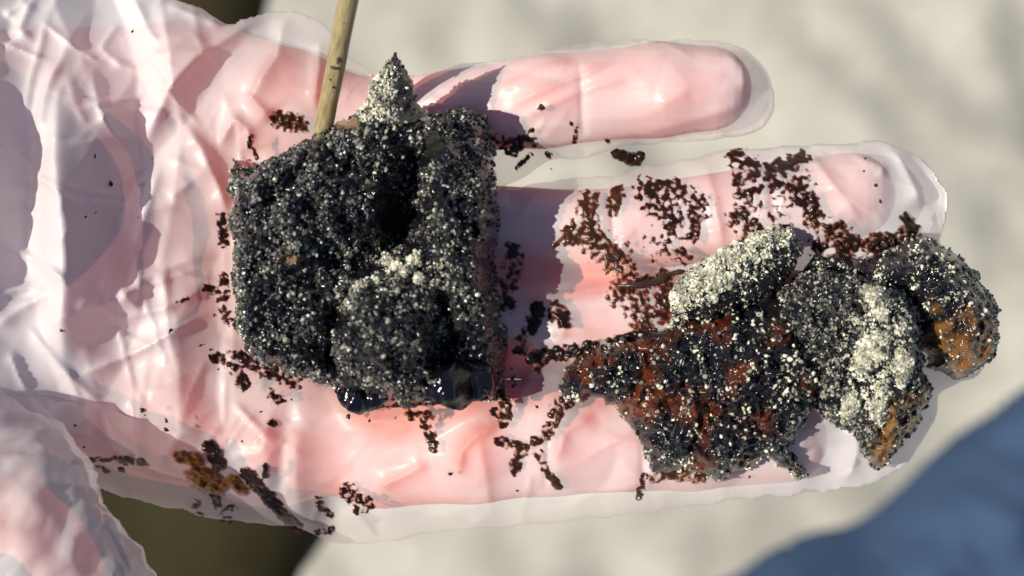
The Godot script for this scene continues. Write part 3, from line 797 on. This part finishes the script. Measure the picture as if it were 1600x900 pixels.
# ------------------------------------------------------------------ smears on the glove
# strokes: [u, v, u, v, ..., width, strength]; lace: size of the lacy breaks; amber: how brown the thin parts are
func smear(label: String, strokes: Array, lace: float, amber: float, thick: float, seed_: int, bias := 0.0, brown := Color(0.085, 0.016, 0.010), lacy := 1.0, stain := 0.30) -> void:
	const EDGE := 0.22             # how far a thin stain reaches past the solid tar
	var lo := Vector2(1e9, 1e9); var hi := -lo; var g := 2.0
	var lines: Array[PackedVector2Array] = []; var widths: Array[float] = []; var power: Array[float] = []
	for s: Array in strokes:
		var p := pts(s.slice(0, s.size() - 2)); var w: float = s[s.size() - 2]
		lines.append(p); widths.append(w); power.append(s[s.size() - 1])
		for q in p: lo = lo.min(q - Vector2(w, w) * 1.4); hi = hi.max(q + Vector2(w, w) * 1.4)
	var nx := int((hi.x - lo.x) / g) + 2; var ny := int((hi.y - lo.y) / g) + 2
	var t := PackedFloat32Array(); t.resize(nx * ny); t.fill(-0.12)
	var na := noise(seed_, lace * 0.8, 3); var dots := noise(seed_ + 2, 9.0, 1, FastNoiseLite.TYPE_CELLULAR, FastNoiseLite.FRACTAL_NONE); dots.cellular_jitter = 1.0
	dots.domain_warp_enabled = true; dots.domain_warp_amplitude = 5.0; dots.domain_warp_frequency = 0.1
	var nb := noise(seed_ + 1, lace * 3.0, 2)
	for j in ny:
		for i in nx:
			var p := lo + Vector2(i, j) * g; var c := 0.0
			for s in lines.size():
				var best := 1e9
				if lines[s].size() == 1: best = p.distance_to(lines[s][0])
				for q in lines[s].size() - 1:
					best = minf(best, p.distance_to(Geometry2D.get_closest_point_to_segment(p, lines[s][q], lines[s][q + 1])))
				c = maxf(c, power[s] * (1.0 - pow(best / widths[s], 2.0)))
			if c > 0.0: t[j * nx + i] = minf(c, 1.0) * 0.9 - 0.66 + (na.get_noise_2dv(p) * 0.95 - (dots.get_noise_2dv(p) + 0.62) * 0.85 * lacy + nb.get_noise_2dv(p) * 0.5) * lacy + bias + 0.09 + EDGE
	var v := PackedVector3Array(); var ix := PackedInt32Array(); var cols := PackedColorArray()
	var id := PackedInt32Array(); id.resize(nx * ny); id.fill(-1)
	var idb := id.duplicate()
	for j in ny - 1:
		for i in nx - 1:
			var at := j * nx + i; var c := [at, at + 1, at + nx + 1, at + nx]
			if t[c[0]] <= 0.0 and t[c[1]] <= 0.0 and t[c[2]] <= 0.0 and t[c[3]] <= 0.0: continue
			for q: int in c:
				if id[q] >= 0: continue
				var p := lo + Vector2(q % nx, q / nx) * g
				if t[q] <= 0.0:                                # draw the edge in to where the film of tar ends
					var qx: int = q % nx; var qy: int = q / nx
					var gr := Vector2(t[q + 1 if qx < nx - 1 else q] - t[q - 1 if qx > 0 else q], t[q + nx if qy < ny - 1 else q] - t[q - nx if qy > 0 else q]) / (2.0 * g)
					var gl := gr.length()
					if gl > 1e-4: p += gr / gl * minf(-t[q] / gl, g * 0.95)
				var z := glove.sample(glove.h, p.x, p.y) if glove.sample(glove.d, p.x, p.y) > 2.0 else rim_height(p.x, p.y)
				var up := maxf(t[q] - EDGE, 0.0) * (0.5 if amber < 0.9 else 1.4) * thick
				id[q] = v.size(); v.append(glove.place(p.x, p.y, z + (0.10 + minf(t[q], EDGE) * 0.3 + up if t[q] > 0.0 else 0.02)))
				idb[q] = id[q]
				if t[q] > 0.0: idb[q] = v.size(); v.append(glove.place(p.x, p.y, z - 0.1))
				var dark := smoothstep(0.02, 0.34, (t[q] - EDGE) * (1.0 + 0.6 * nb.get_noise_2dv(p * 2.0)))
				var col := brown.lerp(Color(0.30, 0.10, 0.02) if amber > 0.9 else Color(0.17, 0.05, 0.014), amber).lerp(Color(0.010, 0.006, 0.006).lerp(Color(0.06, 0.018, 0.006) if amber < 0.9 else Color(0.20, 0.07, 0.014), amber), dark)
				var core := smoothstep(EDGE - 0.03, EDGE + 0.10, t[q])
				if t[q] < EDGE + 0.06: col = col.lerp(Color(0.24, 0.055, 0.03).lerp(Color(0.36, 0.15, 0.04), amber), 1.0 - core)
				col.a = maxf(stain * smoothstep(0.0, EDGE, t[q]), core * lerpf(0.93, 0.99, dark))
				cols.append(col)
				if t[q] > 0.0: cols.append(col)
			ix.append_array([id[c[0]], id[c[1]], id[c[2]], id[c[0]], id[c[2]], id[c[3]]])
			ix.append_array([idb[c[0]], idb[c[2]], idb[c[1]], idb[c[0]], idb[c[3]], idb[c[2]]])
	if v.is_empty(): return
	tag(put("tar_smear", mesh_of(v, ix, cols), M.tar_smear), label, "tar smear", "tar smears on the glove")

func make_smears() -> void:
	smear("lacy dark flecks across the ring finger's last joint, ending in a black clot", [[1155, 245, 1165, 300, 1150, 350, 1180, 372, 26, 0.75], [1180, 270, 1220, 300, 1240, 290, 30, 0.7], [1210, 262, 1255, 245, 16, 1.1], [1240, 300, 1262, 330, 20, 1.2], [1200, 330, 1215, 350, 20, 0.7]], 20.0, 0.12, 0.7, 501, 0.1, Color(0.085, 0.016, 0.010), 1.0, 0.35)
	smear("lacy dark flecks on the middle of the ring finger", [[1010, 295, 1045, 300, 1090, 330, 26, 0.8], [1030, 320, 1050, 345, 34, 0.8], [1080, 310, 1078, 370, 13, 0.8], [1020, 380, 1060, 400, 20, 0.55], [1030, 400, 1030, 420, 16, 0.5]], 18.0, 0.10, 0.7, 511, 0.1, Color(0.085, 0.016, 0.010), 1.0, 0.3)
	smear("black streaks running into an amber lacy patch at the base of the ring finger", [[920, 310, 915, 350, 890, 370, 20, 0.95], [965, 298, 955, 330, 14, 1.1], [918, 350, 925, 390, 20, 0.9], [930, 380, 960, 405, 34, 0.85]], 18.0, 0.55, 0.7, 521, 0.1, Color(0.085, 0.016, 0.010), 0.9, 0.45)
	smear("small grey black clot at the crease below the ring finger's amber patch", [[965, 412, 985, 436, 22, 1.0], [1000, 432, 1012, 434, 9, 0.9]], 16.0, 0.1, 1.2, 531)
	smear("red-brown bubbly tar patch beside the pale sandy clump", [[965, 455, 990, 470, 1000, 500, 28, 0.9], [1035, 440, 1030, 490, 20, 1.0], [985, 500, 1010, 512, 16, 0.8]], 16.0, 0.2, 0.9, 541, 0.12, Color(0.17, 0.03, 0.016), 0.8, 0.5)
	smear("dark red smears in the shadow to the right of the big lump", [[840, 480, 830, 510, 15, 1.0], [870, 484, 880, 500, 20, 0.9], [815, 520, 812, 545, 14, 0.8], [800, 400, 790, 470, 24, 0.7], [880, 370, 864, 384, 8, 0.9]], 22.0, 0.05, 0.6, 551, 0.1, Color(0.085, 0.016, 0.010), 0.7, 0.4)
	smear("long black string of tar leading from the big lump to the reddish patty", [[832, 556, 880, 550, 930, 540, 1000, 526, 15, 1.15], [850, 558, 836, 582, 8, 1.0], [922, 540, 925, 570, 900, 596, 880, 622, 17, 1.1], [930, 590, 980, 606, 1000, 640, 20, 0.9], [980, 545, 1020, 550, 12, 0.8]], 18.0, 0.0, 1.2, 561, 0.14, Color(0.085, 0.016, 0.010), 0.9, 0.25)
	smear("branching tar drip with amber fork on the index finger", [[790, 632, 788, 655, 12, 1.2], [782, 682, 800, 690, 830, 695, 11, 1.2], [868, 640, 855, 672, 830, 692, 13, 1.2], [820, 696, 806, 712, 804, 732, 11, 0.85], [840, 700, 852, 730, 872, 758, 9, 1.2]], 20.0, 0.45, 0.9, 571, 0.05, Color(0.085, 0.016, 0.010), 1.0, 0.45)
	smear("diagonal dark brown streak at the thumb's root, narrowing towards the glove's edge", [[395, 735, 412, 760, 436, 790, 462, 826, 15, 1.25], [424, 720, 422, 738, 6, 1.2]], 14.0, 0.08, 1.0, 581, 0.12, Color(0.085, 0.016, 0.010), 0.6)
	smear("small dark lacy clot near the glove's edge, below the index finger's root", [[546, 766, 560, 778, 574, 784, 17, 0.95], [560, 790, 558, 798, 6, 1.1]], 12.0, 0.05, 0.9, 591, 0.12, Color(0.085, 0.016, 0.010), 0.9)
	smear("pair of small brown clots left of the lacy clot near the edge", [[498, 778, 506, 794, 10, 1.0], [516, 803, 517, 804, 8, 1.3]], 12.0, 0.05, 0.9, 601)
	smear("brown drip hanging below the big lump's lower edge", [[645, 642, 672, 646, 12, 0.9], [664, 650, 676, 680, 680, 694, 11, 1.1]], 13.0, 0.2, 0.8, 611, 0.1, Color(0.085, 0.016, 0.010), 0.8, 0.4)
	smear("thin dark string hanging from the patty's lower left corner", [[1004, 740, 1000, 760, 998, 776, 8, 1.2]], 10.0, 0.2, 0.8, 621)
	smear("black flecks along the big lump's lower left corner", [[345, 556, 372, 570, 388, 600, 12, 1.1], [372, 552, 420, 580, 470, 596, 14, 1.0], [432, 612, 440, 622, 14, 0.75], [428, 655, 434, 658, 7, 1.1]], 15.0, 0.05, 0.8, 631, 0.08, Color(0.085, 0.016, 0.010), 0.9)
	smear("dark flecks beside the big lump's left side", [[350, 340, 352, 380, 10, 1.0], [330, 450, 346, 458, 9, 1.1], [350, 470, 362, 500, 12, 0.9], [292, 472, 306, 468, 5, 1.2], [352, 430, 358, 470, 9, 0.9]], 14.0, 0.05, 0.6, 641)
	smear("rust-brown fuzzy clot at the upper left of the big lump", [[440, 190, 470, 196, 17, 1.1], [440, 184, 432, 190, 8, 1.0]], 14.0, 0.5, 1.4, 651, 0.15, Color(0.085, 0.016, 0.010), 0.8, 0.5)
	smear("thin curled dark thread by the big lump's top left corner", [[398, 212, 394, 230, 404, 248, 4.5, 1.6]], 10.0, 0.05, 0.5, 661)
	smear("red-brown flecks at the base of the little finger", [[782, 220, 800, 232, 822, 220, 16, 0.85], [832, 205, 836, 228, 6, 1.1], [842, 172, 846, 174, 6, 1.4], [808, 262, 830, 240, 5, 1.2]], 15.0, 0.2, 0.7, 671)
	smear("short dark dashes on the outer edge of the little finger", [[900, 202, 898, 222, 5, 1.4], [856, 240, 860, 242, 6, 1.4], [890, 196, 892, 197, 4, 1.3], [948, 220, 950, 221, 4, 1.3]], 12.0, 0.3, 0.5, 681)
	smear("glossy brown tar band along the ring finger, above the rounded end lump", [[1262, 345, 1300, 362, 1330, 382, 20, 1.0], [1270, 384, 1330, 388, 1400, 376, 1424, 356, 20, 1.15], [1412, 334, 1426, 350, 5, 1.5], [1405, 340, 1420, 356, 4, 1.4]], 22.0, 0.2, 2.2, 691, 0.06, Color(0.085, 0.016, 0.010), 0.95, 0.6)
	smear("dark red smears in the shaded heel of the hand", [[140, 714, 175, 712, 200, 714, 7, 0.95], [196, 716, 222, 714, 240, 718, 9, 0.9], [168, 722, 176, 732, 6, 1.0], [196, 730, 198, 732, 6, 1.0]], 16.0, 0.02, 0.3, 701, 0.12, Color(0.085, 0.016, 0.010), 0.8, 0.3)
	smear("amber-brown glossy blob of tar on the thumb's root", [[298, 706, 320, 712, 16, 1.3], [322, 742, 344, 752, 30, 1.3], [372, 748, 382, 758, 20, 1.1], [312, 730, 306, 745, 10, 0.8]], 26.0, 1.0, 3.0, 711, -0.06, Color(0.60, 0.29, 0.08), 0.5, 0.5)
	smear("grey-brown film trailing from the amber blob to the glove's edge", [[310, 782, 300, 800, 9, 0.9], [340, 775, 350, 812, 14, 0.75], [368, 790, 345, 800, 7, 0.8], [306, 804, 312, 806, 7, 1.1]], 14.0, 0.15, 0.3, 721, 0.0, Color(0.16, 0.11, 0.07))
	smear("dark granular clot above the amber blob", [[340, 692, 346, 704, 352, 720, 15, 1.4]], 16.0, 0.05, 2.6, 731, 0.1, Color(0.085, 0.016, 0.010), 0.5)
	smear("black strand curling over the glove's lower edge", [[492, 836, 502, 832, 512, 834, 518, 826, 6, 1.6]], 12.0, 0.0, 1.0, 741)
	smear("brown and black flecks at the big lump's lower right corner", [[782, 600, 790, 622, 12, 1.0], [800, 572, 802, 600, 5, 0.8], [772, 640, 776, 650, 9, 0.9]], 13.0, 0.2, 0.9, 751)
	smear("rusty film below the patty's lower edge", [[1020, 700, 1040, 730, 1090, 740, 18, 0.9], [1020, 742, 1060, 738, 12, 0.8]], 15.0, 0.6, 0.5, 761, 0.12, Color(0.085, 0.016, 0.010), 0.8, 0.5)
	# small specks, each its own
	var spots := [["lone tar speck high on the pale upper cuff", 211, 52, 5], ["tar speck on the cuff's fold, above a larger fleck", 180, 254, 5], ["largest tar fleck on the cuff's shaded fold", 198, 294, 9], ["lower of two tiny specks in the hollow of the palm", 172, 345, 5], ["upper of two tiny specks in the hollow of the palm", 182, 338, 4], ["round speck on the long bright cuff crease", 138, 512, 6], ["dark speck on the straight slanting crease across the heel", 284, 515, 7], ["speck by the big lump's left flank, at the slanting crease", 340, 492, 4], ["left one of two specks below the slanting crease", 322, 538, 5], ["right one of two specks below the slanting crease", 336, 545, 4], ["speck just left of the black flecks at the lump's corner", 348, 575, 4], ["short flat dash of tar on the sunlit heel", 242, 634, 9], ["upper shiny bead of tar on the sunlit heel", 278, 650, 6], ["lower, larger bead of tar on the sunlit heel", 278, 664, 8], ["upper speck in the thumb's shadow", 146, 656, 5], ["lower speck in the thumb's shadow", 154, 690, 4], ["tiny dot right under the flat dash on the heel", 246, 642, 3], ["faint dot above the diagonal streak at the thumb's root", 388, 684, 3], ["speck between the lump's lower corner and the index crease", 428, 658, 6], ["speck right below the big lump's lower left edge", 460, 622, 4], ["speck below the black flecks of the lump's corner", 414, 640, 4], ["lone speck in the middle of the index finger", 706, 735, 7], ["tiny dot under the branching tar drip", 808, 764, 4], ["dot on the fold below the lump's black step", 780, 628, 4], ["speck on the white fold inside the branching drip", 838, 632, 6], ["round dot under the patty's lower edge", 1168, 742, 5], ["largest speck on the ring fingertip's pad", 1360, 292, 6], ["tiny dot on the ring fingertip, upper left one", 1342, 270, 4], ["speck on the short bright crease of the ring fingertip", 1346, 250, 5], ["lowest speck on the ring fingertip's pad", 1368, 316, 5], ["speck under the rounded black foot of the big lump", 582, 653, 5], ["fleck at the lower left of the lump's black foot", 548, 648, 8], ["tiny dot on the inner edge of the little finger", 862, 262, 3], ["tiny dot under the sagging strand", 1012, 450, 4]]
	var first: MeshInstance3D = null
	var m := drop_mesh()
	for s: Array in spots:
		var o: MeshInstance3D
		if first == null: first = put("tar_speck", m, M.speck); o = first
		else:
			o = first.duplicate(); o.name = numbered("tar_speck"); add_child(o, true)
		var u: float = s[1]; var v: float = s[2]; var r: float = s[3]
		o.position = glove.place(u, v, glove.sample(glove.h, u, v) + 0.1)
		o.scale = Vector3(r * S * 0.5 * rng.randf_range(0.8, 1.5), r * S * 0.28, r * S * 0.5 * rng.randf_range(0.6, 1.0)); o.rotation.y = rng.randf() * TAU
		tag(o, s[0], "tar speck", "tar specks on the glove")
	# strand between palm crease and clump
	var line: Array[Vector3] = []
	for p: Array in [[958, 446], [985, 446], [1020, 440], [1045, 428], [1066, 424]]: line.append(glove.place(p[0], p[1], glove.sample(glove.h, p[0], p[1]) + 0.5))
	tag(put("tar_strand", tube(line, 0.00055, 0.0008), M.strand), "thin sagging grey-brown strand of tar reaching from the crease to the pale sandy clump", "tar strand")
	line.clear()
	for p: Array in [[955, 238, -6], [975, 244, -8], [990, 250, -10], [1006, 240, -8]]: line.append(W(p[0], p[1], p[2]))
	tag(put("tar_drop", tube(line, 0.0012, 0.0019), M.speck), "black drop of tar hanging behind the little finger's lower edge", "tar drop")
	# streaks on the thumb's film
	line.clear()
	for s: Array in [[[163, 820, 30], [178, 838, 29], [190, 862, 28], [204, 892, 27], 0.0007, "longest dark streak along the right edge of the gloved thumb"], [[158, 862, 38], [170, 882, 37], [180, 905, 36], 0.0005, "thin slanting streak on the gloved thumb, left of the long one"], [[184, 880, 32], [192, 900, 31], 0.0009, "thick short streak on the gloved thumb at the photo's lower edge"], [[162, 818, 30], [168, 824, 30], 0.0011, "round dark blot on the thumb at the top of its streaks"]]:
		line.clear()
		for p: Array in s.slice(0, s.size() - 2): line.append(W(p[0], p[1], p[2]))
		var w: float = s[s.size() - 2]
		tag(put("thumb_smear", tube(line, w * 0.7, w), M.strand), s[s.size() - 1], "tar smear", "streaks on the thumb")

func drop_mesh() -> ArrayMesh:
	var s := SphereMesh.new(); s.radius = 1.0; s.height = 2.0; s.radial_segments = 10; s.rings = 6
	var a := s.get_mesh_arrays(); var v: PackedVector3Array = a[Mesh.ARRAY_VERTEX]
	var n := noise(91, 1.3, 2)
	for i in v.size(): v[i] *= 1.0 + 0.7 * n.get_noise_3dv(v[i])
	a[Mesh.ARRAY_VERTEX] = v
	var m := ArrayMesh.new(); m.add_surface_from_arrays(Mesh.PRIMITIVE_TRIANGLES, a)
	return m

func tube(line: Array[Vector3], r0: float, r1: float) -> ArrayMesh:
	var v := PackedVector3Array(); var ix := PackedInt32Array(); var n := 24; var seg := 10; var last := line.size() - 1
	var wob := noise(int(line[0].x * 1e5), 0.002, 2)
	for a in n + 1:
		var t := float(a) / n; var s := t * last; var i := mini(int(s), last - 1)
		var p: Vector3 = line[i].cubic_interpolate(line[i + 1], line[maxi(i - 1, 0)], line[mini(i + 2, last)], s - i)
		var dir := (line[i + 1] - line[i]).normalized(); var side := dir.cross(Vector3.UP).normalized(); var up := side.cross(dir)
		var r := lerpf(r0, r1, t) * (1.0 + 0.7 * wob.get_noise_3dv(p)) * sqrt(sin(PI * clampf(t, 0.02, 0.98)))
		for q in seg: v.append(p + (side * cos(TAU * q / seg) + up * sin(TAU * q / seg)) * r)
	for a in n:
		for q in seg:
			var p := a * seg + q; var w := a * seg + (q + 1) % seg
			ix.append_array([p, w, p + seg, w, w + seg, p + seg])
	return mesh_of(v, ix)

# ------------------------------------------------------------------ the beach
func make_ground() -> void:
	var n := noise(201, 0.22, 3); var big := noise(207, 0.9, 2); var fine := noise(219, 0.055, 2); var prints := noise(213, 0.13, 1, FastNoiseLite.TYPE_CELLULAR, FastNoiseLite.FRACTAL_NONE)
	prints.cellular_return_type = FastNoiseLite.RETURN_DISTANCE
	var v := PackedVector3Array(); var ix := PackedInt32Array()
	var line := PackedFloat32Array()
	var x := 0.0
	while x < 250.0:
		line.append(x)
		x += 0.011 if x < 0.9 else 0.011 + (x - 0.9) * 0.35
	var axis := PackedFloat32Array()
	for i in range(line.size() - 1, 0, -1): axis.append(-line[i])
	axis.append_array(line)
	var c := axis.size()
	for j in c:
		for i in c:
			var a := axis[i]; var b := axis[j]
			var pit := prints.get_noise_2d(a, b)
			var h := 0.005 * fine.get_noise_2d(a, b) + 0.023 * n.get_noise_2d(a, b) + 0.03 * big.get_noise_2d(a, b) + 0.010 * smoothstep(-1.0, -0.6, pit)
			v.append(Vector3(a, h - 0.012, b))
	for j in c - 1:
		for i in c - 1:
			var p := j * c + i
			ix.append_array([p, p + 1, p + c + 1, p, p + c + 1, p + c])
	tag(put("sand", mesh_of(v, ix), M.sand), "pale sunlit beach sand, softly dimpled", "", "", "structure")

# a thick cloth lying on the sand: outline in metres on the ground, domed, with folds
func cloth(called: String, outline: PackedVector2Array, rise: float, folds: float, seed_: int, mat: Material, label: String, category: String) -> void:
	var u := PackedVector2Array()
	for p in outline: u.append(Vector2(p.x / S + 800.0, p.y / S + 450.0))
	var F := Field.new(smooth_closed(u, 60.0), 40.0, 420.0)
	var n := noise(seed_, 420.0, 3); var m := noise(seed_ + 3, 1100.0, 2)
	for j in F.ny:
		for i in F.nx:
			var at := j * F.nx + i; var e := clampf(F.d[at] / 400.0, 0.0, 1.0)
			var prof := sqrt(1.0 - (1.0 - e) * (1.0 - e))
			var a := F.x0 + i * F.g; var b := F.y0 + j * F.g
			F.h[at] = -HY / MM - 35.0 + (rise * prof + folds * prof * (n.get_noise_2d(a, b * 1.6) + m.get_noise_2d(a, b))) * 1000.0
			F.low[at] = -HY / MM - 90.0
	var v := PackedVector3Array(); var ix := PackedInt32Array()
	F.solid(v, ix, func(_a: float, _b: float) -> float: return -HY / MM - 60.0)
	tag(put(called, mesh_of(v, ix), mat), label, category)

func ground_at(u: float, v: float, h := 0.0) -> Vector2:
	var p := W(u, v, -HY / MM + h)
	return Vector2(p.x, p.z)

func _ready() -> void:
	rng.seed = 20240
	var cam := Camera3D.new()
	cam.name = "camera"
	cam.position = Vector3(0, HY + CAM, 0); cam.rotation_degrees = Vector3(-90, 0, 0)
	cam.fov = rad_to_deg(2.0 * atan(450.0 * S / CAM)); cam.near = 0.01; cam.far = 600.0
	var lens := CameraAttributesPhysical.new()
	lens.frustum_focal_length = 50.0; lens.exposure_aperture = 50.0 / 6.0; lens.frustum_focus_distance = CAM - 0.008
	var fov := cam.fov
	cam.attributes = lens
	cam.fov = fov
	add_child(cam)
	var env := Environment.new()
	env.background_mode = Environment.BG_SKY
	var sky := Sky.new(); var sm := ProceduralSkyMaterial.new()
	sm.sky_top_color = Color(0.38, 0.46, 0.60); sm.sky_horizon_color = Color(0.68, 0.70, 0.72); sm.sky_curve = 0.15
	sm.ground_bottom_color = Color(0.55, 0.52, 0.46); sm.ground_horizon_color = Color(0.70, 0.70, 0.68)
	sky.sky_material = sm; env.sky = sky
	env.tonemap_mode = Environment.TONE_MAPPER_LINEAR
	env.background_energy_multiplier = 0.8
	env.tonemap_exposure = 1.12
	env.sdfgi_enabled = true; env.ssao_enabled = true; env.ssil_enabled = true
	var we := WorldEnvironment.new(); we.name = "world"; we.environment = env
	add_child(we)
	var sun := DirectionalLight3D.new(); sun.name = "sun"
	sun.light_energy = 1.5; sun.light_color = Color(1.0, 0.965, 0.91); sun.light_angular_distance = 0.5; sun.shadow_enabled = true
	sun.look_at_from_position(Vector3.ZERO, Vector3(0.605, -0.795, -0.02))
	add_child(sun)
	make_materials()
	for s: Array in [["mark", Color(0.22, 0.16, 0.09), 0.6], ["speck", Color(0.13, 0.075, 0.06), 0.25], ["strand", Color(0.22, 0.15, 0.12), 0.3]]: material(s[0], s[1], s[2])
	make_ground()
	var t0 := Time.get_ticks_msec()
	var blue := PackedVector2Array()
	for p: Array in [[1060, 930], [1130, 896], [1250, 826], [1340, 796], [1400, 752], [1460, 700], [1540, 640], [1620, 575], [1900, 420], [2100, 900], [1800, 1300], [1200, 1200]]: blue.append(ground_at(p[0], p[1]))
	cloth("blue_cloth", blue, 0.09, 0.014, 221, M.blue_denim, "dark blue denim cloth with soft folds, lying on the sand at the lower right", "cloth")
	var olive := PackedVector2Array()
	for p: Array in [[-60, -160], [300, -120], [446, -80], [444, 0], [440, 30], [470, 300], [500, 700], [512, 830], [492, 870], [470, 930], [430, 1150], [-60, 1150]]: olive.append(ground_at(p[0], p[1]))
	cloth("olive_cloth", olive, 0.055, 0.003, 231, M.olive_cloth, "dark olive-brown cloth on the sand below the glove, seen beside the thumb", "cloth")
	make_hand()
	print("hand ", Time.get_ticks_msec() - t0)
	make_tar()
	print("tar ", Time.get_ticks_msec() - t0)
	make_stick()
	make_smears()
	print("all ", Time.get_ticks_msec() - t0)
